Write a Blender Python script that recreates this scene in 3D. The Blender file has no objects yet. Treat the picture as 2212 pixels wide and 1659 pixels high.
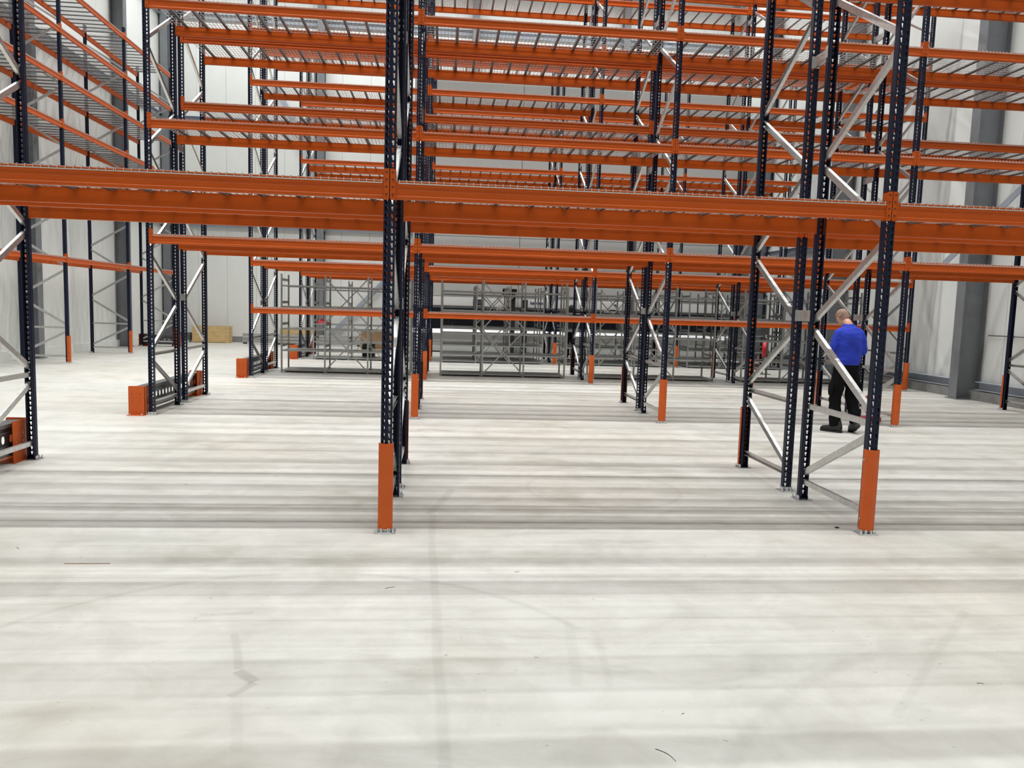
import bpy, math, random
from mathutils import Vector, Matrix
random.seed(7)
SC = bpy.context.scene
COL = SC.collection
PI = math.pi

# ------------------------------------------------------------------ camera, world, lights, exposure
F_PX, PITCH, YAW, ROLL = 1654.5, 0.0996858, 0.0912991, 0.0300338
CAM = Vector((0.39204, -5.48983, 1.65609))
fwd = Vector((math.sin(YAW) * math.cos(PITCH), math.cos(YAW) * math.cos(PITCH), -math.sin(PITCH)))
rgt = Vector((math.cos(YAW), -math.sin(YAW), 0))
upv = rgt.cross(fwd)
r2 = math.cos(ROLL) * rgt + math.sin(ROLL) * upv
u2 = -math.sin(ROLL) * rgt + math.cos(ROLL) * upv
cd = bpy.data.cameras.new('camera')
cam = bpy.data.objects.new('camera', cd)
COL.objects.link(cam)
cam.matrix_world = Matrix(((r2.x, u2.x, -fwd.x, CAM.x), (r2.y, u2.y, -fwd.y, CAM.y),
                           (r2.z, u2.z, -fwd.z, CAM.z), (0, 0, 0, 1)))
cd.sensor_width = 36
cd.lens = F_PX * 36 / 2212
cd.clip_end = 200
SC.camera = cam
w = bpy.data.worlds.new('world')
SC.world = w
w.use_nodes = True
w.node_tree.nodes['Background'].inputs[0].default_value = (0.8, 0.9, 1, 1)
w.node_tree.nodes['Background'].inputs[1].default_value = 0.15
SC.view_settings.view_transform = 'Standard'
SC.view_settings.look = 'None'
SC.view_settings.gamma = 1
SC.view_settings.exposure = -1.40
SC.view_settings.use_curve_mapping = False
SC.cycles.use_denoising = True
SC.cycles.max_bounces = 6
SC.cycles.diffuse_bounces = 4
SC.cycles.glossy_bounces = 3
SC.cycles.transmission_bounces = 2
SC.cycles.sample_clamp_indirect = 6
SC.cycles.caustics_reflective = False
SC.cycles.caustics_refractive = False


SPREAD = 118   # the battens carry aisle lenses


def strip_light(x, y, z, lx, ly, power):
    """one continuous line of LED battens under the roof, along the aisle"""
    l = bpy.data.lights.new('led_line', 'AREA')
    l.shape = 'RECTANGLE'
    l.size = lx
    l.size_y = ly
    l.spread = math.radians(SPREAD)
    l.energy = power
    l.color = (0.975, 1.0, 0.985)
    o = bpy.data.objects.new('led_line', l)
    COL.objects.link(o)
    o.location = (x, y, z)
    return o


LIGHT_Z = 13.9
for ly, pw in ((-11.6, 500), (-6.1, 1100), (-0.5, 2100), (5.05, 3000), (10.65, 3100), (16.2, 2800), (21.6, 3300)):
    lo = strip_light(0.75, ly, LIGHT_Z, 21.7, 0.07, pw)
    if ly > 20:
        lo.data.spread = math.radians(165)

# ------------------------------------------------------------------ materials


def mat(name, col, rough=0.5, metal=0.0, var=0.0, vscale=6.0, bump=0.0, bscale=60.0, emit=None, spec=0.5, stretch=(1, 1, 1)):
    m = bpy.data.materials.new(name)
    m.use_nodes = True
    nt = m.node_tree
    b = nt.nodes['Principled BSDF']
    b.inputs['Base Color'].default_value = (*col, 1)
    b.inputs['Roughness'].default_value = rough
    b.inputs['Metallic'].default_value = metal
    b.inputs['Specular IOR Level'].default_value = spec
    tc = nt.nodes.new('ShaderNodeTexCoord')
    mp = nt.nodes.new('ShaderNodeMapping')
    mp.inputs['Scale'].default_value = stretch
    nt.links.new(tc.outputs['Object'], mp.inputs['Vector'])
    n = nt.nodes.new('ShaderNodeTexNoise')
    n.inputs['Scale'].default_value = vscale
    n.inputs['Detail'].default_value = 5
    nt.links.new(mp.outputs['Vector'], n.inputs['Vector'])
    cr = nt.nodes.new('ShaderNodeValToRGB')
    cr.color_ramp.elements[0].position = 0.3
    cr.color_ramp.elements[1].position = 0.7
    cr.color_ramp.elements[0].color = (*[c * (1 - var) for c in col], 1)
    cr.color_ramp.elements[1].color = (*[min(1, c * (1 + var)) for c in col], 1)
    nt.links.new(n.outputs['Fac'], cr.inputs['Fac'])
    nt.links.new(cr.outputs['Color'], b.inputs['Base Color'])
    if bump:
        n2 = nt.nodes.new('ShaderNodeTexNoise')
        n2.inputs['Scale'].default_value = bscale
        nt.links.new(mp.outputs['Vector'], n2.inputs['Vector'])
        bp = nt.nodes.new('ShaderNodeBump')
        bp.inputs['Strength'].default_value = bump
        bp.inputs['Distance'].default_value = 0.002
        nt.links.new(n2.outputs['Fac'], bp.inputs['Height'])
        nt.links.new(bp.outputs['Normal'], b.inputs['Normal'])
    if emit:
        b.inputs['Emission Color'].default_value = (*emit[0], 1)
        b.inputs['Emission Strength'].default_value = emit[1]
    return m


M = {
    'navy': mat('navy_paint', (0.0095, 0.0135, 0.033), 0.42, var=0.12, bump=0.05, spec=0.2),
    'orange': mat('orange_paint', (0.51, 0.084, 0.008), 0.38, var=0.05, vscale=3, spec=0.2),
    'guard': mat('orange_guard_paint', (0.55, 0.098, 0.016), 0.5, var=0.04, spec=0.25),
    'galv': mat('galvanised_steel', (0.60, 0.60, 0.59), 0.33, 0.85, var=0.12, vscale=30),
    'channel': mat('channel_steel', (0.27, 0.26, 0.26), 0.4, 0.75, var=0.1, vscale=20),
    'zinc': mat('bright_zinc', (0.72, 0.74, 0.76), 0.28, 0.9, var=0.08),
    'wire': mat('zinc_wire', (0.74, 0.74, 0.74), 0.3, 0.8, var=0.05),
    'dark': mat('black_gap', (0.01, 0.01, 0.012), 0.6),
    'railgrey': mat('dark_galvanised_rail', (0.16, 0.165, 0.17), 0.4, 0.7, var=0.15),
    'shelf': mat('grey_shelving_steel', (0.34, 0.35, 0.34), 0.35, 0.6, var=0.06),
    'panel': mat('white_wall_panel', (0.80, 0.81, 0.79), 0.45, var=0.02, vscale=2, bump=0.04, bscale=25),
    'column': mat('grey_structural_steel', (0.19, 0.20, 0.215), 0.5, 0.0, var=0.05, spec=0.3),
    'girt': mat('light_grey_steel', (0.36, 0.40, 0.46), 0.45, var=0.05),
    'plinth': mat('concrete_plinth', (0.24, 0.24, 0.23), 0.8, var=0.15, vscale=8, bump=0.3),
    'ceiling': mat('ceiling_sheet', (0.30, 0.30, 0.30), 0.6, var=0.03),
    'ply': mat('plywood', (0.62, 0.43, 0.20), 0.6, var=0.18, vscale=3, stretch=(1, 1, 6), bump=0.1),
    'carton': mat('brown_cardboard', (0.38, 0.24, 0.13), 0.75, var=0.06, vscale=4),
    'green': mat('dark_green_plastic', (0.008, 0.035, 0.03), 0.45, var=0.1),
    'blue': mat('royal_blue_cotton', (0.012, 0.035, 0.42), 0.85, var=0.18, vscale=9, bump=0.5, bscale=14),
    'black': mat('black_cloth', (0.0055, 0.0055, 0.006), 0.9, var=0.2, vscale=8, bump=0.4, bscale=18, spec=0.1),
    'jacket': mat('grey_fleece', (0.05, 0.05, 0.045), 0.9, var=0.2, vscale=8),
    'skin': mat('skin', (0.56, 0.29, 0.20), 0.5, var=0.07, vscale=14),
    'stubble': mat('cropped_hair', (0.27, 0.17, 0.125), 0.75, var=0.12, vscale=60),
    'darkhair': mat('dark_hair', (0.012, 0.010, 0.009), 0.7, var=0.3, vscale=40),
    'leather': mat('black_leather', (0.014, 0.0135, 0.013), 0.45, var=0.25, vscale=18),
    'red': mat('red_paint', (0.42, 0.012, 0.02), 0.35, var=0.08),
    'white': mat('white_enamel', (0.78, 0.79, 0.78), 0.35, var=0.01),
    'lgrey': mat('light_grey_sheet', (0.50, 0.51, 0.50), 0.4, var=0.02),
    'navybay': mat('dark_blue_bay', (0.020, 0.032, 0.050), 0.5, var=0.1),
    'logo': mat('navy_print', (0.02, 0.03, 0.12), 0.5),
    'screen': mat('display_glass', (0.03, 0.04, 0.06), 0.15, emit=((0.25, 0.35, 0.5), 0.15)),
    'rubber': mat('black_rubber', (0.012, 0.012, 0.012), 0.7),
    'splinter': mat('raw_wood_splinter', (0.30, 0.11, 0.07), 0.7, var=0.15),
    'paper': mat('white_paper', (0.8, 0.8, 0.78), 0.7),
    'cool': mat('cool_lamp', (0.7, 0.8, 0.8), 0.4, emit=((0.75, 1.0, 0.98), 3.0)),
    'litsill': mat('lit_white_sill', (0.85, 0.87, 0.88), 0.3, 0.15),  # near-white tone stands for lamp light falling on the sill
}


def floor_material():
    m = bpy.data.materials.new('power_floated_concrete')
    m.use_nodes = True
    nt = m.node_tree
    N, Lk = nt.nodes, nt.links
    b = N['Principled BSDF']
    tc = N.new('ShaderNodeTexCoord')

    def noise(scale, detail, rough=0.55, sc=(1, 1, 1), dist=0.0, off=(0, 0, 0)):
        mp = N.new('ShaderNodeMapping')
        mp.inputs['Scale'].default_value = sc
        mp.inputs['Location'].default_value = off
        Lk.new(tc.outputs['Object'], mp.inputs['Vector'])
        n = N.new('ShaderNodeTexNoise')
        n.inputs['Scale'].default_value = scale
        n.inputs['Detail'].default_value = detail
        n.inputs['Roughness'].default_value = rough
        n.inputs['Distortion'].default_value = dist
        Lk.new(mp.outputs['Vector'], n.inputs['Vector'])
        return n.outputs['Fac']

    def ramp(v, p0, p1, c0, c1):
        r = N.new('ShaderNodeValToRGB')
        r.color_ramp.elements[0].position = p0
        r.color_ramp.elements[1].position = p1
        r.color_ramp.elements[0].color = (*c0, 1)
        r.color_ramp.elements[1].color = (*c1, 1)
        Lk.new(v, r.inputs['Fac'])
        return r.outputs['Color']

    def mul(a, c, fac=1.0):
        x = N.new('ShaderNodeMix')
        x.data_type = 'RGBA'
        x.blend_type = 'MULTIPLY'
        x.inputs['Factor'].default_value = fac
        Lk.new(a, x.inputs[6])
        Lk.new(c, x.inputs[7])
        return x.outputs[2]
    base = ramp(noise(0.55, 6, 0.6), 0.3, 0.72, (0.545, 0.535, 0.500), (0.610, 0.600, 0.572))
    warm = ramp(noise(0.28, 3, 0.5, off=(3, 7, 0)), 0.42, 0.68, (1, 1, 1), (0.985, 0.935, 0.90))
    cloud = ramp(noise(2.6, 9, 0.66, dist=0.8), 0.36, 0.60, (0.87, 0.865, 0.85), (1, 1, 1))
    smear = ramp(noise(1.3, 7, 0.6, sc=(0.55, 2.4, 1), dist=1.0), 0.30, 0.50, (0.84, 0.84, 0.82), (1, 1, 1))
    blot = ramp(noise(1.0, 4, 0.5, dist=0.4, off=(11, 3, 0)), 0.25, 0.40, (0.80, 0.78, 0.73), (1, 1, 1))
    fine = ramp(noise(60, 3, 0.6), 0.3, 0.7, (0.965, 0.965, 0.965), (1, 1, 1))
    speck = ramp(noise(26, 2, 0.4), 0.22, 0.27, (0.72, 0.70, 0.66), (1, 1, 1))
    c = mul(mul(mul(mul(mul(mul(base, warm), cloud), smear), blot), fine), speck)
    # long straight tyre / joint mark and a few arcs dragged across the slab, fixed in the floor
    sep = N.new('ShaderNodeSeparateXYZ')
    Lk.new(tc.outputs['Object'], sep.inputs[0])

    def math_(op, a, bb=None, v=None):
        x = N.new('ShaderNodeMath')
        x.operation = op
        if isinstance(a, (int, float)):
            x.inputs[0].default_value = a
        else:
            Lk.new(a, x.inputs[0])
        if bb is not None:
            if isinstance(bb, (int, float)):
                x.inputs[1].default_value = bb
            else:
                Lk.new(bb, x.inputs[1])
        return x.outputs[0]
    X, Y = sep.outputs[0], sep.outputs[1]
    wob = math_('MULTIPLY', math_('SUBTRACT', noise(1.1, 2), 0.5), 0.05)

    def line_mask(x0, y0, x1, y1, half, strength):
        """soft dark mark along a segment of the slab"""
        dx, dy = x1 - x0, y1 - y0
        L = math.hypot(dx, dy)
        ux, uy = dx / L, dy / L
        ax = math_('SUBTRACT', X, x0)
        ay = math_('SUBTRACT', Y, y0)
        t = math_('ADD', math_('MULTIPLY', ax, ux), math_('MULTIPLY', ay, uy))
        d = math_('ADD', math_('ADD', math_('MULTIPLY', ax, -uy), math_('MULTIPLY', ay, ux)), wob)
        d = math_('ABSOLUTE', d)
        inside = math_('MULTIPLY', math_('GREATER_THAN', t, 0.0), math_('LESS_THAN', t, L))
        mr = N.new('ShaderNodeMapRange')
        mr.inputs['From Min'].default_value = half * 0.5
        mr.inputs['From Max'].default_value = half
        mr.inputs['To Min'].default_value = strength
        mr.inputs['To Max'].default_value = 0.0
        Lk.new(d, mr.inputs['Value'])
        return math_('MULTIPLY', mr.outputs[0], inside)

    def arc_mask(cx, cy, r, half, strength, ymin, ymax):
        ax = math_('SUBTRACT', X, cx)
        ay = math_('SUBTRACT', Y, cy)
        rr = math_('SQRT', math_('ADD', math_('MULTIPLY', ax, ax), math_('MULTIPLY', ay, ay)))
        d = math_('ABSOLUTE', math_('SUBTRACT', rr, r))
        mr = N.new('ShaderNodeMapRange')
        mr.inputs['From Min'].default_value = half * 0.4
        mr.inputs['From Max'].default_value = half
        mr.inputs['To Min'].default_value = strength
        mr.inputs['To Max'].default_value = 0.0
        Lk.new(d, mr.inputs['Value'])
        ins = math_('MULTIPLY', math_('GREATER_THAN', Y, ymin), math_('LESS_THAN', Y, ymax))
        return math_('MULTIPLY', mr.outputs[0], ins)
    marks = None
    for mk in (line_mask(0.33, 0.25, 0.47, -4.2, 0.032, 0.10),
               line_mask(0.34, 0.50, 0.33, 0.25, 0.04, 0.12),
               line_mask(0.31, 0.50, 0.50, 1.35, 0.045, 0.14),
               line_mask(-0.62, -1.72, -0.50, -2.10, 0.025, 0.13),
               line_mask(-0.50, -2.12, -0.40, -2.22, 0.035, 0.24),
               line_mask(-0.40, -2.22, -0.47, -2.34, 0.025, 0.16),
               line_mask(-0.44, -2.34, -0.33, -2.75, 0.030, 0.06),
               line_mask(-0.85, -1.49, -0.58, -1.46, 0.025, 0.14),
               line_mask(1.09, -1.60, 1.02, -2.3, 0.035, 0.06),
               line_mask(1.21, -1.72, 1.17, -2.3, 0.025, 0.06),
               line_mask(2.3, -2.6, 3.4, -1.5, 0.03, 0.07),
               arc_mask(-0.35, -2.55, 1.7, 0.03, 0.10, -1.7, 0.2),
               arc_mask(3.6, -4.4, 2.6, 0.05, 0.07, -3.2, -1.2),
               arc_mask(-3.2, -4.2, 2.2, 0.03, 0.08, -3.0, -1.6),
               arc_mask(1.9, 1.4, 0.7, 0.03, 0.08, 0.6, 2.0)):
        marks = mk if marks is None else math_('ADD', marks, mk)
    inv = math_('SUBTRACT', 1.0, marks)
    cmb = N.new('ShaderNodeCombineColor')
    for k in range(3):
        Lk.new(inv, cmb.inputs[k])
    c = mul(c, cmb.outputs[0])
    Lk.new(c, b.inputs['Base Color'])
    rr = N.new('ShaderNodeMapRange')
    rr.inputs['To Min'].default_value = 0.38
    rr.inputs['To Max'].default_value = 0.62
    Lk.new(noise(1.5, 5), rr.inputs['Value'])
    Lk.new(rr.outputs[0], b.inputs['Roughness'])
    bp = N.new('ShaderNodeBump')
    bp.inputs['Strength'].default_value = 0.15
    bp.inputs['Distance'].default_value = 0.003
    Lk.new(noise(18, 4), bp.inputs['Height'])
    Lk.new(bp.outputs['Normal'], b.inputs['Normal'])
    return m


# ------------------------------------------------------------------ mesh helpers
class MB:
    def __init__(s):
        s.v, s.f, s.mi, s.m = [], [], [], 0

    def add(s, vs, fs):
        o = len(s.v)
        s.v += [tuple(v) for v in vs]
        for f in fs:
            s.f.append([o + i for i in f])
            s.mi.append(s.m)
        return s

    def box(s, x0, x1, y0, y1, z0, z1):
        return s.add([(x0, y0, z0), (x1, y0, z0), (x1, y1, z0), (x0, y1, z0),
                      (x0, y0, z1), (x1, y0, z1), (x1, y1, z1), (x0, y1, z1)],
                     [(0, 3, 2, 1), (4, 5, 6, 7), (0, 1, 5, 4), (1, 2, 6, 5), (2, 3, 7, 6), (3, 0, 4, 7)])

    def ext(s, poly, a, b, axis='x', closed=True, caps=True):
        """extrude a 2-D outline along an axis"""
        n = len(poly)

        def P(p, t):
            return (t, p[0], p[1]) if axis == 'x' else (p[0], t, p[1]) if axis == 'y' else (p[0], p[1], t)
        vs = [P(p, a) for p in poly] + [P(p, b) for p in poly]
        fs = [(i, (i + 1) % n, n + (i + 1) % n, n + i) for i in range(n if closed else n - 1)]
        if closed and caps:
            fs += [tuple(range(n))[::-1], tuple(range(n, 2 * n))]
        return s.add(vs, fs)

    def bar(s, p, q, wx, wz, side=Vector((1, 0, 0))):
        """rectangular bar from p to q; wx across 'side', wz across the other"""
        p, q = Vector(p), Vector(q)
        d = (q - p).normalized()
        a = (side - d * side.dot(d)).normalized() * wx / 2
        b = d.cross(a).normalized() * wz / 2
        vs = [p - a - b, p + a - b, p + a + b, p - a + b, q - a - b, q + a - b, q + a + b, q - a + b]
        return s.add(vs, [(0, 3, 2, 1), (4, 5, 6, 7), (0, 1, 5, 4), (1, 2, 6, 5), (2, 3, 7, 6), (3, 0, 4, 7)])

    def chan(s, p, q, wx, wz, side=Vector((1, 0, 0)), t=0.003):
        """open C channel from p to q"""
        p, q = Vector(p), Vector(q)
        d = (q - p).normalized()
        a = (side - d * side.dot(d)).normalized()
        b = d.cross(a).normalized()
        pr = [(-wx / 2, -wz / 2), (wx / 2, -wz / 2), (wx / 2, -wz / 2 + t), (-wx / 2 + t, -wz / 2 + t),
              (-wx / 2 + t, wz / 2 - t), (wx / 2, wz / 2 - t), (wx / 2, wz / 2), (-wx / 2, wz / 2)]
        vs = [p + a * i + b * j for i, j in pr] + [q + a * i + b * j for i, j in pr]
        n = 8
        fs = [(i, (i + 1) % n, n + (i + 1) % n, n + i) for i in range(n)]
        fs += [(0, 1, 2, 3), (0, 3, 4, 7), (4, 5, 6, 7), (8, 11, 10, 9), (8, 15, 12, 11), (12, 15, 14, 13)]
        return s.add(vs, fs)

    def cyl(s, c, r, h, n=10, axis='z', r2=None, caps=True):
        r2 = r if r2 is None else r2
        vs = []
        for k, (t, rr) in enumerate(((0, r), (h, r2))):
            for i in range(n):
                a = 2 * PI * i / n
                x, y = rr * math.cos(a), rr * math.sin(a)
                vs.append((c[0] + x, c[1] + y, c[2] + t) if axis == 'z' else
                          (c[0] + t, c[1] + x, c[2] + y) if axis == 'x' else (c[0] + x, c[1] + t, c[2] + y))
        fs = [(i, (i + 1) % n, n + (i + 1) % n, n + i) for i in range(n)]
        if caps:
            fs += [tuple(range(n))[::-1], tuple(range(n, 2 * n))]
        return s.add(vs, fs)

    def mesh(s, name, *mats, smooth=False):
        me = bpy.data.meshes.new(name)
        me.from_pydata(s.v, [], s.f)
        for m_ in mats:
            me.materials.append(M[m_] if isinstance(m_, str) else m_)
        if len(mats) > 1:
            me.polygons.foreach_set('material_index', s.mi)
        if smooth:
            me.polygons.foreach_set('use_smooth', [True] * len(s.f))
        me.update()
        return me


def ob(name, me, parent=None, loc=(0, 0, 0), rot=(0, 0, 0), label=None):
    o = bpy.data.objects.new(name, me)
    COL.objects.link(o)
    o.location = loc
    o.rotation_euler = rot
    if parent is not None:
        o.parent = parent
    if label:
        o['label'] = label
    return o


def thing(name, label, cat, loc=(0, 0, 0), rotz=0, group=None, me=None):
    o = ob(name, me, None, loc, (0, 0, rotz), label)
    o['category'] = cat
    if group:
        o['group'] = group
    return o


def struct(name, me, loc=(0, 0, 0)):
    o = ob(name, me, None, loc)
    o['kind'] = 'structure'
    return o


# ------------------------------------------------------------------ building shell
XL, XR, YB_, YF, ZC = -10.2, 11.75, 25.0, -14.0, 14.6
fm = MB()
fm.add([(XL - 0.1, YF, 0), (XR + 0.1, YF, 0), (XR + 0.1, YB_ + 0.1, 0), (XL - 0.1, YB_ + 0.1, 0)], [(0, 1, 2, 3)])
struct('floor', fm.mesh('floor', floor_material()))
cm = MB().box(XL, XR, YF, YB_, ZC, ZC + 0.1)
for k in range(9):
    cm.box(XL + 0.2, XR - 0.2, -11 + 4.6 * k, -10.8 + 4.6 * k, ZC - 0.4, ZC)
struct('ceiling', cm.mesh('ceiling', 'ceiling'))

PW = 1.075
GAP = 0.007


def wall(name, axis, pos, a0, a1, sign, off=0.0):
    """insulated sandwich panels standing side by side in front of a backing sheet; sign = direction into the room"""
    b = MB()
    lo, hi = sorted((pos - sign * 0.10, pos - sign * 0.03))
    if axis == 'y':
        b.box(a0, a1, lo, hi, 0, ZC)
    else:
        b.box(lo, hi, a0, a1, 0, ZC)
    wo = struct(name, b.mesh(name, 'lgrey'))
    p = MB()
    hw = (PW - GAP) / 2
    pl = [(-hw, 0.03), (-hw, 0.003), (-hw + 0.003, 0), (hw - 0.003, 0), (hw, 0.003), (hw, 0.03)]
    p.ext(pl, 0.22, ZC - 0.01, 'z')
    pm = p.mesh('wall_panel', 'panel')
    n0 = math.floor((a0 - off) / PW)
    t = off + n0 * PW
    while t < a1:
        c = t + PW / 2
        if c > a0 and c < a1:
            if axis == 'y':
                ob('wall_panel', pm, wo, (c, pos, 0), (0, 0, 0 if sign < 0 else PI))
            else:
                ob('wall_panel', pm, wo, (pos, c, 0), (0, 0, PI / 2 if sign > 0 else -PI / 2))
        t += PW
    return wo


wb = wall('wall_back', 'y', YB_, XL, XR, -1, off=-7.9)
wl = wall('wall_left', 'x', XL, 2.0, YB_, 1, off=0.2)
wr = wall('wall_right', 'x', XR, 2.0, YB_, -1, off=0.55)
wf = struct('wall_front', MB().box(XL, XR, YF - 0.1, YF, 0, ZC).mesh('wall_front', 'panel'))
struct('wall_left_front', MB().box(XL - 0.1, XL, YF, 2.0, 0, ZC).mesh('wall_left_front', 'panel'))
struct('wall_right_front', MB().box(XR, XR + 0.1, YF, 2.0, 0, ZC).mesh('wall_right_front', 'panel'))

# plinths, kicker rails and girts
ob('plinth', MB().box(XR - 0.22, XR + 0.02, 2, YB_, 0, 0.20).mesh('plinth', 'plinth'), wr)
ob('plinth', MB().box(XL - 0.02, XL + 0.05, 2, YB_, 0, 0.22).mesh('plinth', 'panel'), wl)
ob('plinth', MB().box(XL, XR, YB_ - 0.05, YB_ + 0.02, 0, 0.22).mesh('plinth', 'plinth'), wb)


def girt(p, q, h=0.2, d=0.12, parent=None, m='girt'):
    b = MB()
    if abs(p[0] - q[0]) < 0.01:
        s = d / 2
        b.chan(p, q, d, h, side=Vector((1 if p[0] < 0 else -1, 0, 0)), t=0.012)
    else:
        b.chan(p, q, d, h, side=Vector((0, -1, 0)), t=0.012)
    ob('wall_rail', b.mesh('wall_rail', m), parent)


cols_r = (4.2, 9.85, 15.5, 21.0)
cols_l = (4.0, 9.5, 15.05, 20.65)
for z in (4.45, 8.3, 12.0):
    girt((XL + 0.07, 2, z), (XL + 0.07, YB_, z), parent=wl)
    girt((XL, YB_ - 0.07, z), (XR, YB_ - 0.07, z), parent=wb)
for ya, yb in zip((2,) + cols_r, cols_r + (YB_,)):
    girt((XR - 0.16, ya + 0.35, 0.31), (XR - 0.16, yb - 0.25, 0.31), h=0.17, parent=wr)
girt((XR - 0.07, 15.7, 3.75), (XR - 0.07, YB_, 3.75), parent=wr)


def column(x, y, face, n):
    """rolled H column; flanges parallel to the side wall it stands against"""
    D, Wd, t = (0.40 if face > 0 else 0.53), 0.26, 0.02
    b = MB()
    b.box(0, t, -Wd / 2, Wd / 2, 0, ZC)
    b.box(D - t, D, -Wd / 2, Wd / 2, 0, ZC)
    b.box(t, D - t, -0.006, 0.006, 0, ZC)
    b.box(-0.04, D + 0.04, -Wd / 2 - 0.04, Wd / 2 + 0.04, 0, 0.02)
    o = struct('trim_%d' % n, b.mesh('steel_column', 'column'), (x, y, 0))
    if face < 0:
        o.rotation_euler.z = PI
    return o


n = 1
for y in cols_l:
    column(XL, y, 1, n)
    n += 1
for y in cols_r:
    column(XR, y, -1, n)
    n += 1
for x in (-10.0, -4.35, 1.4, 7.2):
    o = column(x, YB_, 1, n)
    o.rotation_euler.z = -PI / 2
    n += 1
# flat diagonal wind braces between columns
b = MB().bar((-4.25, YB_ - 0.2, 0.05), (1.3, YB_ - 0.2, 5.9), 0.02, 0.2, side=Vector((0, 1, 0)))
ob('diagonal_brace', b.mesh('diagonal_brace', 'girt'), wb)
b = MB().bar((-4.45, YB_ - 0.2, 8.2), (-9.9, YB_ - 0.2, 2.4), 0.02, 0.2, side=Vector((0, 1, 0)))
b = MB().bar((-4.45, YB_ - 0.2, 6.6), (-6.2, YB_ - 0.2, 9.9), 0.02, 0.2, side=Vector((0, 1, 0)))
ob('diagonal_brace', b.mesh('diagonal_brace', 'girt'), wb)
b = MB().bar((XR - 0.2, 11.0, 2.9), (XR - 0.2, 4.4, 7.0), 0.02, 0.14)
ob('diagonal_brace', b.mesh('diagonal_brace', 'girt'), wr)
b = MB().bar((XR - 0.2, 15.6, 0.4), (XR - 0.2, 21.0, 5.2), 0.02, 0.14)
ob('diagonal_brace', b.mesh('diagonal_brace', 'girt'), wr)

# conduit along the wall on clips
cnd = thing('conduit', 'thin grey conduit clipped to the white wall panels beside the steel column', 'conduit', (XR - 0.045, 0, 1.37))
ob('pipe', MB().cyl((0, 3.0, 0), 0.011, 6.55, 8, 'y').mesh('pipe', 'railgrey'), cnd)
cl = MB().box(-0.014, 0.040, -0.012, 0.012, -0.02, 0.02).mesh('clip', 'railgrey')
for k in range(10):
    ob('clip', cl, cnd, (0, 3.3 + 0.62 * k, 0))

# ------------------------------------------------------------------ racking kit
P = 3.668          # bay pitch
FD = 1.10          # frame depth
G2 = 1.376         # offset of the back rack of each double row
ROWS = {'A': 0.0, 'B': 5.593, 'C': 11.1875, 'D': 16.848}
HU = 9.05
UW, UD = 0.080, 0.070   # upright width / depth


def upright_mesh():
    """folded perforated post: two columns of teardrop slots in the face, sloped shoulders, open back with lips"""
    b = MB()
    s = 0.05
    z0 = 0.038
    ncell = int((HU - z0) / s)
    ztop = z0 + ncell * s
    # face cells around the slots: face at y=0, looking to -y
    cx = (-0.0215, 0.0215)
    hole = [(-.009, .016), (0, .016), (.009, .016), (.009, .004), (.0045, -.006), (.0045, -.016), (-.0045, -.016), (-.0045, -.006), (-.009, .004)]
    hw = 0.0155
    for c in cx:
        for k in range(ncell):
            zc = z0 + (k + 0.5) * s
            out = [(-hw, s / 2), (0, s / 2), (hw, s / 2), (hw, .004), (hw, -.012), (hw, -s / 2), (-hw, -s / 2), (-hw, -.012), (-hw, .004)]
            vs = [(c + x, 0, zc + z) for x, z in out] + [(c + x, 0, zc + z) for x, z in hole]
            nn = 9
            b.add(vs, [(i, (i + 1) % nn, nn + (i + 1) % nn, nn + i) for i in range(nn)])
    # rest of the face (with a shallow centre groove) and the folded sides
    e = 0.0215 - hw

    def strip(a, c, za=z0, zb=ztop):
        b.add([(a[0], a[1], za), (c[0], c[1], za), (c[0], c[1], zb), (a[0], a[1], zb)], [(0, 1, 2, 3)])
    strip((-e, 0), (-0.002, 0.003))
    strip((-0.002, 0.003), (0.002, 0.003))
    strip((0.002, 0.003), (e, 0))
    for sg in (-1, 1):
        o1 = sg * (0.0215 + hw)
        strip((o1, 0), (sg * 0.040, 0.003))
        strip((sg * 0.040, 0.003), (sg * 0.040, 0.045))
        strip((sg * 0.040, 0.045), (sg * 0.033, 0.055))
        strip((sg * 0.033, 0.055), (sg * 0.033, 0.070))
        strip((sg * 0.033, 0.070), (sg * 0.022, 0.070))
    # plain foot of the post down to the shoe
    for a, c in (((-.04, .003), (-.037, 0)), ((-.037, 0), (.037, 0)), ((.037, 0), (.04, .003))):
        strip(a, c, 0.006, z0)
    for sg in (-1, 1):
        strip((sg * .04, .003), (sg * .04, .045), 0.006, z0)
        strip((sg * .04, .045), (sg * .033, .07), 0.006, z0)
    return b.mesh('upright', 'navy')


def base_mesh():
    b = MB()
    b.box(-0.075, 0.075, -0.045, 0.085, 0, 0.006)
    b.box(-0.045, 0.045, -0.012, -0.004, 0.006, 0.042)
    b.box(-0.045, -0.041, -0.012, 0.06, 0.006, 0.04)
    b.box(0.041, 0.045, -0.012, 0.06, 0.006, 0.04)
    b.box(-0.05, 0.05, -0.042, -0.012, 0.006, 0.012)
    for x, y in ((-0.058, -0.03), (0.058, -0.03), (-0.022, -0.028), (0.022, -0.028)):
        b.cyl((x, y, 0.006), 0.009, 0.018, 6)
        b.cyl((x, y, 0.024), 0.005, 0.016, 6)
    return b.mesh('base_plate', 'zinc')


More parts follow.
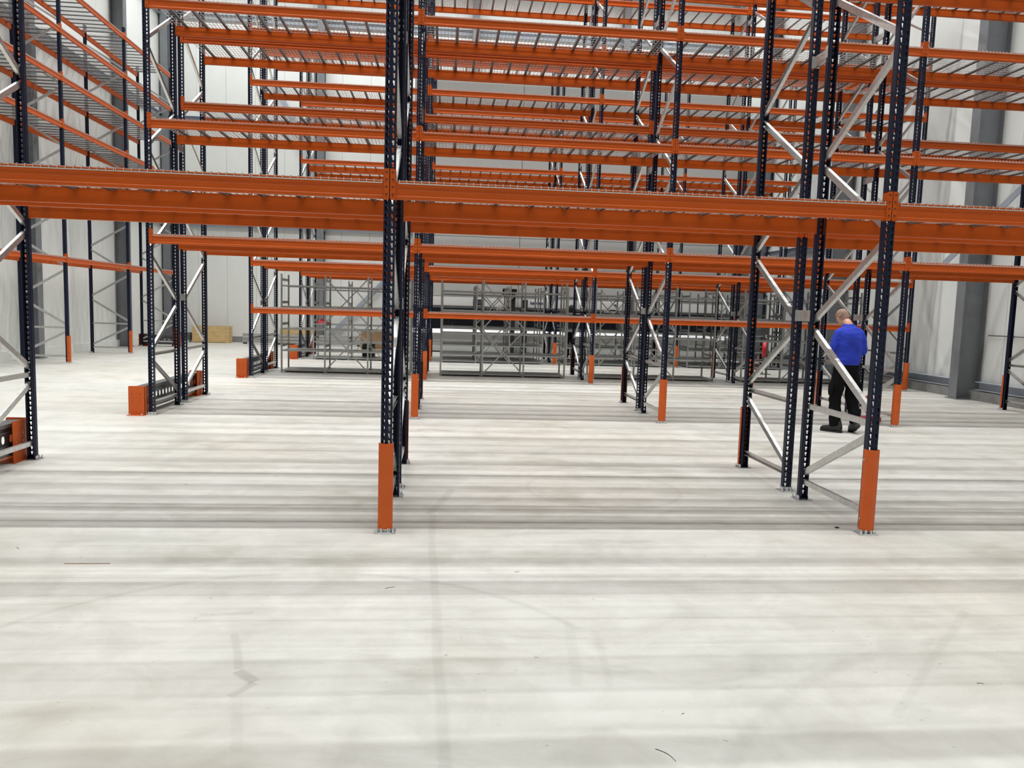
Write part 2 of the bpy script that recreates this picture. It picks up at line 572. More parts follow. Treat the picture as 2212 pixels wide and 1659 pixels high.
def guard_mesh():
    """folded V guard"""
    t = 0.004
    out = [(-0.052, 0.030), (-0.052, -0.012), (-0.046, -0.018), (0.0, -0.042), (0.046, -0.018), (0.052, -0.012), (0.052, 0.030)]
    inn = [(0.048, 0.030), (0.048, -0.010), (0.044, -0.014), (0.0, -0.038), (-0.044, -0.014), (-0.048, -0.010), (-0.048, 0.030)]
    b = MB()
    b.ext(out + inn, 0.035, 0.660, 'z', caps=False)
    n_ = 14
    for zz in (0.035, 0.660):
        vs = [(x, y, zz) for x, y in out + inn]
        fs = [(i, i + 1, n_ - 2 - i, n_ - 1 - i) for i in range(6)]
        b.add(vs, fs)
    b.m = 1
    for z in (0.12, 0.58):
        b.cyl((0.052, 0.012, z), 0.008, 0.006, 6, 'x')
        b.cyl((-0.058, 0.012, z), 0.008, 0.006, 6, 'x')
    return b.mesh('column_guard', 'guard', 'zinc')


BL = P - 0.084


def beam_mesh():
    """step beam, face toward -y, top edge at z = 0 (0.08 below the connector top)"""
    prof = [(0.050, 0.0), (0.004, 0.0), (0.0, -0.004), (0.0, -0.030), (0.005, -0.037), (0.005, -0.060), (0.003, -0.064),
            (0.005, -0.068), (0.005, -0.098), (0.0, -0.105), (0.0, -0.121), (0.004, -0.125), (0.046, -0.125), (0.050, -0.121)]
    b = MB().ext(prof, 0.042, 0.042 + BL, 'x')
    return b.mesh('beam', 'orange')


def conn_mesh():
    """end connector plate with hooks; x from the upright's centre line outwards"""
    b = MB()
    z1, z0, x0, x1, c = 0.08, -0.133, 0.003, 0.0405, 0.008
    pl = [(x0, z0 + c), (x0 + c, z0), (x1, z0), (x1, z1 - c), (x1 - c, z1), (x0, z1)]
    b.ext(pl, -0.006, -0.001, 'y')
    b.box(x1 - 0.001, x1 + 0.003, -0.006, 0.052, z0, z1 - c)
    b.m = 1
    for k in range(4):
        z = 0.055 - 0.05 * k
        for dx in (-0.006, 0.004):
            b.box(0.0215 + dx, 0.0215 + dx + 0.0035, -0.0068, -0.0058, z - 0.008, z + 0.008)
        b.box(0.0155, 0.0265, -0.0068, -0.0058, z - 0.002, z + 0.003)
    b.cyl((0.028, -0.0068, -0.012), 0.004, 0.001, 6, 'y')
    b.cyl((0.022, -0.0068, -0.112), 0.004, 0.001, 6, 'y')
    b2 = MB()
    b2.v = [(-x, y, z) for x, y, z in b.v]
    b2.f = [f[::-1] for f in b.f]
    b2.mi = b.mi
    return b.mesh('end_connector', 'orange', 'dark'), b2.mesh('end_connector', 'orange', 'dark')


DW = 0.885


def deck_grid():
    b = MB()
    r = 0.0026
    ny, D = 17, FD
    for i in range(ny + 1):
        x = 0.004 + (DW - 0.008) * i / ny
        b.box(x - r, x + r, -0.009, D + 0.009, 0.0005, 0.0055)
        b.box(x - r, x + r, -0.0125, -0.0075, -0.020, 0.0055)
        b.box(x - r, x + r, D + 0.0075, D + 0.0125, -0.020, 0.0055)
    for j in range(11):
        y = 0.06 + (D - 0.12) * j / 10
        b.box(0, DW, y - r, y + r, 0.0055, 0.0105)
    b.box(0, DW, -0.0175, -0.0125, -0.023, -0.016)
    b.box(0, DW, D + 0.0125, D + 0.0165, -0.022, -0.016)
    return b


def deck_chan(x):
    b = MB()
    D = FD
    pr = [(x - .020, -.001), (x - .020, -.020), (x - .014, -.020), (x - .012, -.006), (x + .012, -.006), (x + .014, -.020), (x + .020, -.020), (x + .020, -.001)]
    b.ext(pr, 0.058, D - 0.058, 'y', caps=False)
    for y0, y1 in ((0.052, 0.058), (D - 0.058, D - 0.052)):
        b.add([(x - .020, y1 if y0 < .5 else y0, -.001), (x + .020, y1 if y0 < .5 else y0, -.001),
               (x + .050, y0 if y0 < .5 else y1, -.001), (x - .050, y0 if y0 < .5 else y1, -.001)], [(0, 1, 2, 3)])
    b.box(x - .032, x + .032, 0.004, 0.056, -0.0002, 0.0006)
    b.box(x - .032, x + .032, D - 0.056, D - 0.004, -0.0002, 0.0006)
    return b


ME_UP = upright_mesh()
ME_BASE = base_mesh()
ME_GUARD = guard_mesh()
ME_BEAM = beam_mesh()
ME_CR, ME_CL = conn_mesh()   # right-going end (starts at a post), left-going end
ME_GRID = deck_grid().mesh('wire_grid', 'wire')
ME_CH = [deck_chan(x).mesh('support_channel', 'channel') for x in (0.148, 0.443, 0.738)]

# bracing of a frame, in frame coordinates (y from 0 front to FD rear)
NODES = [0.23, 0.78, 1.58, 2.25, 2.98, 3.68, 4.38, 5.08, 5.78, 6.48, 7.18, 7.88, 8.58]


def braces():
    out = []
    yr, yf = FD - 0.045, 0.045
    out.append(('horizontal_brace', MB().chan((0, yf, 0.17), (0, yr, 0.17), 0.034, 0.045)))
    out.append(('horizontal_brace', MB().chan((0, yf, 0.855), (0, yr, 0.855), 0.034, 0.045)))
    out.append(('horizontal_brace', MB().chan((0, yf, 8.9), (0, yr, 8.9), 0.034, 0.045)))
    segs = [(0.25, 0.76, 1), (0.93, 1.53, 0)]
    z = 1.63
    side = 1
    while z + 0.6 < 8.85:
        segs.append((z, z + 0.6, side))
        z += 0.70
        side = 1 - side
    for za, zb, sd in segs:
        # sd = 1: low end at the rear post, high end at the front post
        ya, yb = (yr, yf) if sd else (yf, yr)
        out.append(('diagonal_brace', MB().chan((0.002, ya, za), (0.002, yb, zb), 0.034, 0.052)))
    return [(nme, mb.mesh(nme, 'galv')) for nme, mb in out]


BR_F = braces()


def frame(parent, x, y, mirror=False, guard_front=False, guard_rear=False, axis=0):
    """one upright frame. axis 0: depth along +y; axis 1: the frame of the side-wall rack (front faces +x)"""
    def put(name, me, lx, ly, lz=0, rz=0):
        # local frame coords -> world
        if axis == 0:
            return ob(name, me, parent, (x + lx, y + ly, lz), (0, 0, rz))
        return ob(name, me, parent, (x - ly, y + lx, lz), (0, 0, rz + PI / 2))
    for ly, rz, gd in ((0.0, 0, guard_front), (FD, PI, guard_rear)):
        u = put('upright', ME_UP, 0, ly, 0, rz)
        u_base = ob('base_plate', ME_BASE, u)
        if gd:
            ob('column_guard', ME_GUARD, u)
    for nme, me in BR_F:
        if mirror:
            put(nme, me, 0, FD, 0, PI)
        else:
            put(nme, me, 0, 0, 0, 0)


def beam(parent, x, y, ztop, rear=False, axis=0):
    """x,y = front line point of the left post centre; ztop = connector top"""
    z = ztop - 0.08
    if axis == 0:
        if not rear:
            o = ob('beam', ME_BEAM, parent, (x, y - 0.004, z))
        else:
            o = ob('beam', ME_BEAM, parent, (x + P, y + FD + 0.004, z), (0, 0, PI))
    else:
        if not rear:
            o = ob('beam', ME_BEAM, parent, (x + 0.004, y, z), (0, 0, PI / 2))
        else:
            o = ob('beam', ME_BEAM, parent, (x - FD - 0.004, y + P, z), (0, 0, -PI / 2))
    ob('end_connector', ME_CR, o)
    ob('end_connector', ME_CL, o, (P, 0, 0))
    return o


ORD = ['first', 'second', 'third', 'fourth', 'fifth', 'sixth']
RACKNAME = {'A': 'first double rack', 'B': 'second double rack', 'C': 'third double rack', 'D': 'fourth double rack', 'L': 'side-wall rack'}
far_decks = MB()


def deck(row, half, bay, lvl, k, x, y, z, rotz=0, detail=True, stuff=False):
    if stuff:
        g = deck_grid()
        # same panel, lighter count of wires, kept as real geometry in one joined object
        s = MB()
        r = 0.0028
        for i in range(0, 18, 1):
            xx = 0.004 + (DW - 0.008) * i / 17
            s.add([(xx - r, -.01, .004), (xx + r, -.01, .004), (xx + r, FD + .01, .004), (xx - r, FD + .01, .004)], [(0, 1, 2, 3)])
        for j in range(11):
            yy = 0.06 + (FD - 0.12) * j / 10
            s.box(0, DW, yy - r, yy + r, 0.0055, 0.0105)
        s.box(0, DW, -0.0165, -0.0125, -0.022, -0.016)
        s.m = 1
        for xx in (0.148, 0.443, 0.738):
            s.box(xx - .02, xx + .02, 0.058, FD - 0.058, -0.020, -0.001)
        o = len(far_decks.v)
        far_decks.v += [(a + x, b_ + y, c + z) for a, b_, c in s.v]
        far_decks.f += [[o + i for i in f] for f in s.f]
        far_decks.mi += s.mi
        return
    hf = '' if row == 'L' else (', aisle-front half' if half == 0 else ', rear half')
    lab = '%s wire mesh deck in %s bay, %s level%s of %s' % (ORD[k], ORD[bay], ORD[lvl], hf, RACKNAME[row])
    root = thing('wire_deck', lab, 'wire deck', (x, y, z), rotz, 'wire mesh decks on the rack beams')
    ob('wire_grid', ME_GRID, root)
    for me in ME_CH:
        ob('support_channel', me, root)


def spacer_mesh():
    b = MB()
    y0, y1 = FD + 0.008, G2 - 0.008
    b.chan((0, y0, 0), (0, y1, 0), 0.03, 0.095)
    b.box(-0.018, -0.015, y0 + 0.02, y1 - 0.02, 0.018, 0.026)
    b.box(-0.018, -0.015, y0 + 0.02, y1 - 0.02, -0.026, -0.018)
    b.m = 1
    b.box(-0.036, 0.036, y0 - 0.006, y0, -0.05, 0.05)
    b.box(-0.036, 0.036, y1, y1 + 0.006, -0.05, 0.05)
    b.box(-0.046, -0.042, y0 - 0.045, y0, -0.05, 0.05)
    b.box(-0.046, -0.036, y0 - 0.004, y0, -0.05, 0.05)
    return b.mesh('row_spacer', 'galv', 'zinc')


ME_SP = spacer_mesh()

LV = {
    'A': ([2.587, 5.128], [2.587, 5.128]),
    'B': ([2.590, 4.143, 5.704, 7.25], [2.590, 4.711, 5.704, 7.25]),
    'C': ([1.575, 2.570, 6.240, 7.260, 8.870], [2.570, 7.250, 8.800]),
    'D': ([2.575, 5.690, 7.240], [2.575, 5.690, 7.240]),
}
COLS = {'A': (-1, 2), 'B': (-1, 3), 'C': (-1, 3), 'D': (-1, 3)}
LAB = {
    'A': 'navy and orange double pallet rack closest to the open floor in front',
    'B': 'second navy and orange double pallet rack, behind the first across the blue-sweatered worker\'s aisle',
    'C': 'third double pallet rack with an extra orange beam at waist height and grey shelving inside',
    'D': 'fourth and farthest double pallet rack, just before the white lift machines at the end wall',
}
for r, y0 in ROWS.items():
    c0, c1 = COLS[r]
    root = thing('pallet_rack', LAB[r], 'pallet rack', (0, y0, 0), 0, 'double rows of pallet racking')
    for c in range(c0, c1 + 1):
        x = c * P
        g = c > c0
        frame(root, x, 0, False, guard_front=g)
        frame(root, x, G2, True, guard_rear=g)
        for z in (1.66, 3.92, 6.18, 8.4):
            ob('row_spacer', ME_SP, root, (x, 0, z))
    for half in (0, 1):
        yo = half * G2
        for li, z in enumerate(LV[r][half]):
            for bi, c in enumerate(range(c0, c1)):
                beam(root, c * P, yo, z)
                beam(root, c * P, yo, z, rear=True)
                if r == 'B' and li == 3 and c < 1:
                    continue
                st = r == 'D' or (r == 'C' and (half == 1 or li == 4))
                for k in range(4):
                    deck(r, half, bi, li, k, c * P + 0.062 + k * (DW + 0.005), y0 + yo - 0.0, z - 0.08 + 0.001, stuff=st)

# rack along the side wall, frames facing +x
XLF = -8.56
LY = [6.46 + P * i for i in range(5)]
LVL = [2.61, 5.72, 6.79, 7.86, 8.91]
root = thing('pallet_rack', 'single pallet rack along the streaked side wall, its beams running away toward the corner', 'pallet rack', (0, 0, 0))
for y in LY:
    frame(root, XLF, y, False, guard_front=True, axis=1)
for i, y in enumerate(LY[:-1]):
    for li, z in enumerate(LVL):
        beam(root, XLF, y, z, axis=1)
        beam(root, XLF, y, z, rear=True, axis=1)
        for k in range(4):
            # deck local y runs toward the wall
            deck('L', 0, i, li, k, XLF, y + 0.062 + k * (DW + 0.005), z - 0.079, PI / 2)
LROOT = root

fd = far_decks.mesh('wire_deck', 'wire', 'channel')
o = ob('wire_deck', fd, None, label='many galvanised wire mesh decks lying on the beams of the distant racks')
o['category'] = 'wire deck'
o['kind'] = 'stuff'


# ------------------------------------------------------------------ end barriers
def barrier(label, x, y0, length, rotz=0):
    """orange folded end shoes joined by a perforated steel rail; runs along local +y"""
    root = thing('end_barrier', label, 'rack protector', (x, y0, 0), rotz, 'orange barriers at the rack ends')
    W2, H = 0.11, 0.41
    for yy, s in ((0.0, 1), (length, -1)):
        b = MB()
        t = 0.005
        ya, yb = sorted((yy, yy + s * t))
        # front plate with clipped corners
        c = 0.012
        pl = [(-W2, 0.0), (W2, 0.0), (W2, H - c), (W2 - c, H), (-W2 + c, H), (-W2, H - c)]
        b.ext(pl, ya, yb, 'y')
        y2, y3 = sorted((yy, yy + s * 0.30))
        b.box(W2 - t, W2, y2, y3, 0, H)
        b.box(-W2 - 0.01, W2 + 0.01, min(yy - s * 0.05, yy + s * 0.3), max(yy - s * 0.05, yy + s * 0.3), 0, 0.007)
        b.m = 1
        for bx, bz in ((-0.06, 0.19), (0.05, 0.19), (-0.06, 0.30), (0.05, 0.30)):
            b.cyl((bx, min(yy, yy - s * 0.003), bz), 0.006, 0.003, 8, 'y')
        b.m = 2
        for bx in (-0.08, 0.08):
            b.cyl((bx, yy - s * 0.03, 0.007), 0.010, 0.02, 6)
        for hy in (0.12, 0.24):
            for hz in (0.12, 0.2, 0.28):
                b.cyl((W2 - t - 0.002, yy + s * hy, hz), 0.007, 0.009, 8, 'x')
        ob('end_shoe', b.mesh('end_shoe', 'guard', 'dark', 'zinc'), root)
    # rail: sigma section with real oval holes in the web
    b = MB()
    z0, z1 = 0.075, 0.385
    ya, yb = 0.012, length - 0.012
    xw = 0.045
    zc, hh = 0.235, 0.048
    step = 0.13
    nn = int((yb - ya) / step)
    st = (yb - ya) / nn
    for k in range(nn):
        y = ya + (k + 0.5) * st
        hr = 0.026
        outer = [(y - st / 2, zc - hh), (y, zc - hh), (y + st / 2, zc - hh), (y + st / 2, zc), (y + st / 2, zc + hh), (y, zc + hh), (y - st / 2, zc + hh), (y - st / 2, zc)]
        inner = [(y - hr * .7, zc - 0.032), (y, zc - 0.040), (y + hr * .7, zc - 0.032), (y + hr, zc), (y + hr * .7, zc + 0.032), (y, zc + 0.040), (y - hr * .7, zc + 0.032), (y - hr, zc)]
        vs = [(xw, a, c) for a, c in outer] + [(xw, a, c) for a, c in inner]
        b.add(vs, [(i, (i + 1) % 8, 8 + (i + 1) % 8, 8 + i) for i in range(8)])
    for za, zb in ((z0, zc - hh), (zc + hh, z1)):
        b.add([(xw, ya, za), (xw, yb, za), (xw, yb, zb), (xw, ya, zb)], [(0, 1, 2, 3)])
    b.box(xw - 0.12, xw + 0.03, ya, yb, z1, z1 + 0.004)
    b.box(xw - 0.12, xw + 0.03, ya, yb, z0 - 0.004, z0)
    b.box(xw + 0.026, xw + 0.030, ya, yb, z1 - 0.03, z1)
    b.box(xw + 0.026, xw + 0.030, ya, yb, z0, z0 + 0.03)
    b.box(xw, xw + 0.012, ya, yb, zc + hh + 0.012, zc + hh + 0.03)
    b.box(xw, xw + 0.012, ya, yb, zc - hh - 0.03, zc - hh - 0.012)
    ob('rail', b.mesh('rail', 'railgrey'), root, label='dark perforated steel rail')


TOTAL = G2 + FD
for r, lab in (('A', 'orange rack-end barrier with a dark rail beside the first double rack'),
               ('B', 'orange rack-end barrier with a dark rail beside the second double rack'),
               ('C', 'orange rack-end barrier with a dark rail beside the third double rack'),
               ('D', 'orange rack-end barrier with a dark rail beside the fourth double rack')):
    barrier(lab, -P - 0.18, ROWS[r] - 0.06, TOTAL + 0.12)
barrier('orange rack-end barrier closing the side-wall rack near the corner', XLF + 0.10, LY[-1] + 0.16, 1.30, PI / 2)

# ------------------------------------------------------------------ grey boltless shelving
SHW = 0.985
SH_UP = MB().chan((0, 0.0, 0), (0, 0, 2.27), 0.036, 0.036, t=0.003)
SH_UPM = SH_UP.mesh('shelf_upright', 'shelf')


def shelf_mesh():
    b = MB()
    D = 0.80
    b.box(0.02, SHW - 0.02, 0.0, D, 0.030, 0.034)
    b.box(0.02, SHW - 0.02, -0.004, 0.0, 0.0, 0.034)
    b.box(0.02, SHW - 0.02, D, D + 0.004, 0.0, 0.034)
    b.box(0.02, 0.024, 0, D, 0.004, 0.030)
    b.box(SHW - 0.024, SHW - 0.02, 0, D, 0.004, 0.030)
    return b.mesh('shelf', 'shelf')


SH_SHM = shelf_mesh()


def xb(za, zb):
    return (MB().bar((0.01, -0.022, za), (SHW - 0.01, -0.022, zb), 0.004, 0.030, side=Vector((0, 1, 0))).mesh('cross_brace', 'shelf'),
            MB().bar((0.01, -0.027, zb), (SHW - 0.01, -0.027, za), 0.004, 0.030, side=Vector((0, 1, 0))).mesh('cross_brace', 'shelf'))


XB = [xb(0.06, 1.10), xb(1.16, 2.20)]
SH_SIDE = MB().box(-0.002, 0.002, 0.02, 0.78, -0.03, 0.03).mesh('side_tie', 'shelf')


def shelving(label, x, y):
    root = thing('shelving_unit', label, 'shelving', (x, y, 0), 0, 'grey shelving runs inside the racks')
    for i in range(4):
        for yy in (0.0, 0.80):
            ob('shelf_upright', SH_UPM, root, (i * SHW, yy, 0), (0, 0, 0 if i == 0 else PI))
        for z in (2.14, 1.62, 1.12, 0.62):
            ob('side_tie', SH_SIDE, root, (i * SHW, 0, z))
    for i in range(3):
        for z in (0.03, 0.49, 0.99, 1.50, 1.98):
            ob('shelf', SH_SHM, root, (i * SHW, 0, z))
    for a in XB:
        for me in a:
            ob('cross_brace', me, root, (SHW, 0, 0))


for i, nm in enumerate(('first', 'second', 'third', 'fourth')):
    shelving('empty grey shelving run standing inside the %s bay of the third double rack' % nm, -P + 0.34 + i * P, ROWS['C'] + G2 + 0.08)
for i, nm in enumerate(('first', 'second', 'third', 'fourth')):
    shelving('empty grey shelving run in the %s bay of the fourth double rack, front half' % nm, -P + 0.36 + i * P, ROWS['D'] + 0.06)
for i, nm in ((1, 'second'), (2, 'third'), (3, 'fourth')):
    shelving('empty grey shelving run in the %s bay of the fourth double rack, rear half' % nm, -P + 0.36 + i * P, ROWS['D'] + G2 + 0.08)

# ------------------------------------------------------------------ lift machines by the end wall
MY = 21.9


def lift(label, x0, x1, screen=None, logo=None, slot=False):
    root = thing('lift_machine', label, 'storage machine', ((x0 + x1) / 2, MY, 0), 0)
    h = (x1 - x0) / 2
    body = MB()
    body.box(-h, h, 0.75, 2.5, 0.0, 9.7)
    body.box(-h, -h + 0.06, 0.04, 0.75, 0.0, 9.7)
    body.box(h - 0.06, h, 0.04, 0.75, 0.0, 9.7)
    body.box(-h + 0.06, h - 0.06, 0.04, 0.75, 1.66, 9.7)
    body.box(-h + 0.06, h - 0.06, 0.04, 0.75, 0.03, 0.66)
    ob('body', body.mesh('body', 'lgrey'), root)
    ob('lower_panel', MB().box(-h, h, 0.012, 0.04, 0.05, 0.36).mesh('lower_panel', 'lgrey'), root)
    ob('lower_panel', MB().box(-h, h, 0.012, 0.04, 0.37, 0.68).mesh('lower_panel', 'lgrey'), root)
    ob('sill', MB().box(-h, h, -0.06, 0.75, 0.70, 0.735).ext([(-0.17, 0.69), (0.0, 0.83), (0.03, 0.83), (0.03, 0.735), (-0.06, 0.735), (-0.17, 0.68)], -h, h, 'x').mesh('sill', 'litsill'), root, label='steel sill of the access opening, whitened and sloped to look lit')  # sloped front face shaped so the sill catches overhead light
    ob('access_bay', MB().box(-h + 0.07, h - 0.07, 0.70, 0.74, 0.74, 1.64).mesh('access_bay', 'navybay'), root, label='dark blue access opening')
    ob('lintel', MB().box(-h, h, 0.0, 0.04, 1.575, 1.655).mesh('lintel', 'column'), root)
    ob('header', MB().box(-h, h, -0.01, 0.04, 1.66, 1.97).mesh('header', 'white'), root, label='white header panel')
    for k, z in enumerate((2.0, 3.05, 4.1, 5.15, 6.2, 7.25, 8.3)):
        ob('front_panel', MB().box(-h + 0.005, h - 0.005, 0.01, 0.04, z, z + 1.035).mesh('front_panel', 'lgrey'), root)
    if screen is not None:
        s = ob('control_panel', MB().box(screen - 0.16, screen + 0.16, -0.04, -0.01, 1.70, 1.90).mesh('control_panel', 'dark'), root)
        ob('display', MB().box(screen - 0.12, screen + 0.12, -0.045, -0.04, 1.73, 1.87).mesh('display', 'screen'), s)
    if slot:
        s = ob('slot_panel', MB().box(h - 0.75, h - 0.1, -0.03, -0.01, 1.56, 1.93).mesh('slot_panel', 'white'), root)
        ob('slot', MB().box(h - 0.55, h - 0.2, -0.036, -0.03, 1.63, 1.67).mesh('slot', 'dark'), s)
        ob('sensor', MB().cyl((h - 0.35, -0.04, 1.83), 0.045, 0.012, 12, 'y').mesh('sensor', 'dark'), s)
    if logo is not None:
        fc = bpy.data.curves.new('lettering', 'FONT')
        fc.body = 'kardex'
        fc.size = 0.17
        fc.extrude = 0.003
        fc.offset = 0.004
        fc.materials.append(M['logo'])
        tmp = bpy.data.objects.new('tmp', fc)
        lm = bpy.data.meshes.new_from_object(tmp)
        bpy.data.objects.remove(tmp)
        ob('lettering', lm, root, (logo, -0.014, 1.78), (PI / 2, 0, 0), 'dark blue lower-case lettering')
    return root


lift('pale storage lift with a small control screen on its white header, end of hall', -0.75, 3.02, screen=0.45, slot=True)
lift('pale storage lift beside it, dark blue lettering on its white header', 3.03, 6.9, screen=None, logo=-1.50, slot=True)
lift('pale storage lift at the far end of the machine line, next to the rear corner', 7.25, 10.9, screen=-1.3)
# post between the first two machines
pz = thing('service_post', 'black service post standing in the gap between two pale storage lifts', 'post', (3.04, MY - 0.32, 0))
ob('post', MB().box(-0.28, -0.14, 0, 0.2, 0, 2.3).mesh('post', 'rubber'), pz)
ob('post', MB().box(0.12, 0.30, -0.02, 0.18, 0, 1.93).mesh('post', 'dark'), pz)
ob('motor_box', MB().box(-0.6, -0.1, -0.05, 0.0, 2.02, 2.30).mesh('motor_box', 'dark'), pz)
cb = thing('carton', 'open brown carton lying in the dark opening of a storage lift', 'box', (1.2, MY + 0.35, 0.735))
ob('tray', MB().box(-0.35, 0.35, -0.2, 0.2, 0, 0.13).mesh('tray', 'carton'), cb)
ob('flap', MB().bar((-0.36, 0, 0.12), (-0.52, 0, 0.26), 0.38, 0.008, side=Vector((0, 1, 0))).mesh('flap', 'carton'), cb)
ob('insert', MB().box(0.24, 0.5, -0.22, 0.1, 0.001, 0.2).mesh('insert', 'paper'), cb)

# ------------------------------------------------------------------ goods along the end wall


def crate(label, x0, x1, y, h, d=0.5):
    root = thing('plywood_crate', label, 'crate', ((x0 + x1) / 2, y, 0), 0, 'plywood crates by the end wall')
    w_ = (x1 - x0) / 2
    ob('front_board', MB().box(-w_, w_ - 0.09, 0, 0.018, 0.03, h).mesh('front_board', 'ply'), root)
    ob('corner_batten', MB().box(w_ - 0.085, w_, 0.0, 0.03, 0.0, h + 0.005).mesh('corner_batten', 'ply'), root)
    ob('side_board', MB().box(-w_, -w_ + 0.018, 0.02, d, 0.03, h).box(w_ - 0.018, w_, 0.035, d, 0.03, h).mesh('side_board', 'ply'), root)
    ob('back_board', MB().box(-w_ + 0.02, w_ - 0.02, d - 0.018, d, 0.03, h).mesh('back_board', 'ply'), root)
    ob('skid', MB().box(-w_, w_ - 0.1, 0.03, 0.11, 0, 0.029).box(-w_, w_, d - 0.1, d - 0.02, 0, 0.029).mesh('skid', 'ply'), root)


crate('pale plywood crate against the end wall, seen through the second rack\'s end frame', -8.95, -7.62, 24.1, 0.62)
crate('pale plywood crate standing behind the end frame of the fourth rack', -5.75, -4.45, 24.1, 0.60)
pf = thing('wall_profiles', 'stack of long silver profiles lying along the foot of the end wall', 'metal profiles', (0, 24.0, 0))
for k, (z, y) in enumerate(((0.05, 0.0), (0.17, 0.02), (0.29, 0.01))):
    ob('profile', MB().chan((-7.1, y, z + 0.055), (-1.2, y, z + 0.055), 0.09, 0.10, side=Vector((0, -1, 0)), t=0.006).mesh('profile', 'galv'), pf)
for x in (-7.0, -5.8, -2.8, -1.4):
    ob('support_block', MB().box(x - 0.06, x + 0.06, -0.05, 0.06, 0, 0.052).mesh('support_block', 'dark'), pf)
pf2 = thing('steel_trough', 'dark grey steel trough on the floor beside the plywood crate', 'trough', (-9.55, 24.1, 0))
ob('body', MB().box(-0.55, 0.52, 0, 0.3, 0.09, 0.36).mesh('body', 'railgrey'), pf2)
ob('foot', MB().box(-0.5, 0.48, 0.02, 0.28, 0, 0.09).mesh('foot', 'zinc'), pf2)

bx = thing('cardboard_box', 'big brown cardboard box on a wooden pallet behind the grey shelving', 'box', (-1.72, 20.3, 0.144))
ob('carton_body', MB().box(-0.62, 0.62, 0, 0.8, 0, 0.60).mesh('carton_body', 'carton'), bx)
ob('lid_flaps', MB().box(-0.63, 0.63, -0.005, 0.398, 0.60, 0.607).box(-0.63, 0.63, 0.402, 0.805, 0.60, 0.607).mesh('lid_flaps', 'carton'), bx)
pl = thing('pallet', 'wooden pallet under the big brown cardboard box', 'pallet', (-1.72, 20.25, 0))
for k in range(5):
    ob('plank', MB().box(-0.6, 0.6, 0.0 + k * 0.19, 0.13 + k * 0.19, 0.12, 0.142).mesh('plank', 'ply'), pl)
for k in range(3):
    ob('block', MB().box(-0.6 + k * 0.53, -0.46 + k * 0.53, 0, 0.89, 0.0, 0.12).mesh('block', 'ply'), pl)
gb = thing('storage_bin', 'dark green plastic bin on the floor behind the grey shelving', 'bin', (-1.86, 17.98, 0))
bb = MB()
for (xa, ya, xb_, yb_) in ((-0.18, 0, 0.18, 0.02), (-0.18, 0.38, 0.18, 0.40), (-0.18, 0.02, -0.16, 0.38), (0.16, 0.02, 0.18, 0.38)):
    bb.box(xa, xb_, ya, yb_, 0.0, 0.44)
bb.box(-0.18, 0.18, 0, 0.4, 0.0, 0.02)
ob('bin_body', bb.mesh('bin_body', 'green'), gb)
ob('rim', MB().box(-0.2, 0.2, -0.02, 0.0, 0.41, 0.45).box(-0.2, 0.2, 0.4, 0.42, 0.41, 0.45).box(-0.2, -0.18, 0, 0.4, 0.41, 0.45).box(0.18, 0.2, 0, 0.4, 0.41, 0.45).mesh('rim', 'green'), gb)

# red and dark bag on a shelf (third shelf of the fourth rack's first run)
bagv = MB()
import itertools
for i in range(9):
    for j in range(7):
        a, c = i / 8, j / 6
        hgt = 0.16 * math.sin(PI * min(1, a * 1.05)) ** 0.6 * math.sin(PI * c) * (1.15 - 0.7 * a)
        bagv.v.append((a * 0.42, c * 0.28, max(0, hgt) + 0.004 * ((i * j) % 3)))
for i in range(8):
    for j in range(6):
        q = i * 7 + j
        bagv.f.append([q, q + 7, q + 8, q + 1])
        bagv.mi.append(0)
bag = thing('cloth_bag', 'small red cloth bag lying on a grey shelf in the fourth rack', 'bag', (-P + 0.36 + 0.05, ROWS['D'] + 0.09, 1.026), 0)
ob('bag_body', bagv.mesh('bag_body', 'red', smooth=True), bag)
ob('strap', MB().bar((0.02, 0.1, 0.09), (0.3, 0.12, 0.115), 0.03, 0.006, side=Vector((0, 1, 0))).mesh('strap', 'black'), bag)

# red steel stand on the aisle floor behind the worker
rs = thing('red_stand', 'small red steel stand with slanted legs on the floor behind the worker', 'stand', (7.12, 6.0, 0))
ob('base', MB().box(-0.17, 0.17, -0.10, 0.10, 0.03, 0.10).mesh('base', 'red'), rs)
ob('foot', MB().cyl((-0.12, -0.07, 0), 0.02, 0.03, 8).cyl((0.12, -0.07, 0), 0.02, 0.03, 8).cyl((0, 0.07, 0), 0.02, 0.03, 8).mesh('foot', 'rubber'), rs)
ob('leg', MB().bar((0.02, 0, 0.10), (-0.16, 0, 0.50), 0.03, 0.035, side=Vector((0, 1, 0))).mesh('leg', 'red'), rs)
ob('leg', MB().bar((0.02, 0.02, 0.10), (-0.03, 0.02, 0.42), 0.03, 0.03, side=Vector((0, 1, 0))).mesh('leg', 'red'), rs)
ob('pivot', MB().cyl((0.02, -0.03, 0.12), 0.035, 0.06, 12, 'y').mesh('pivot', 'zinc'), rs)

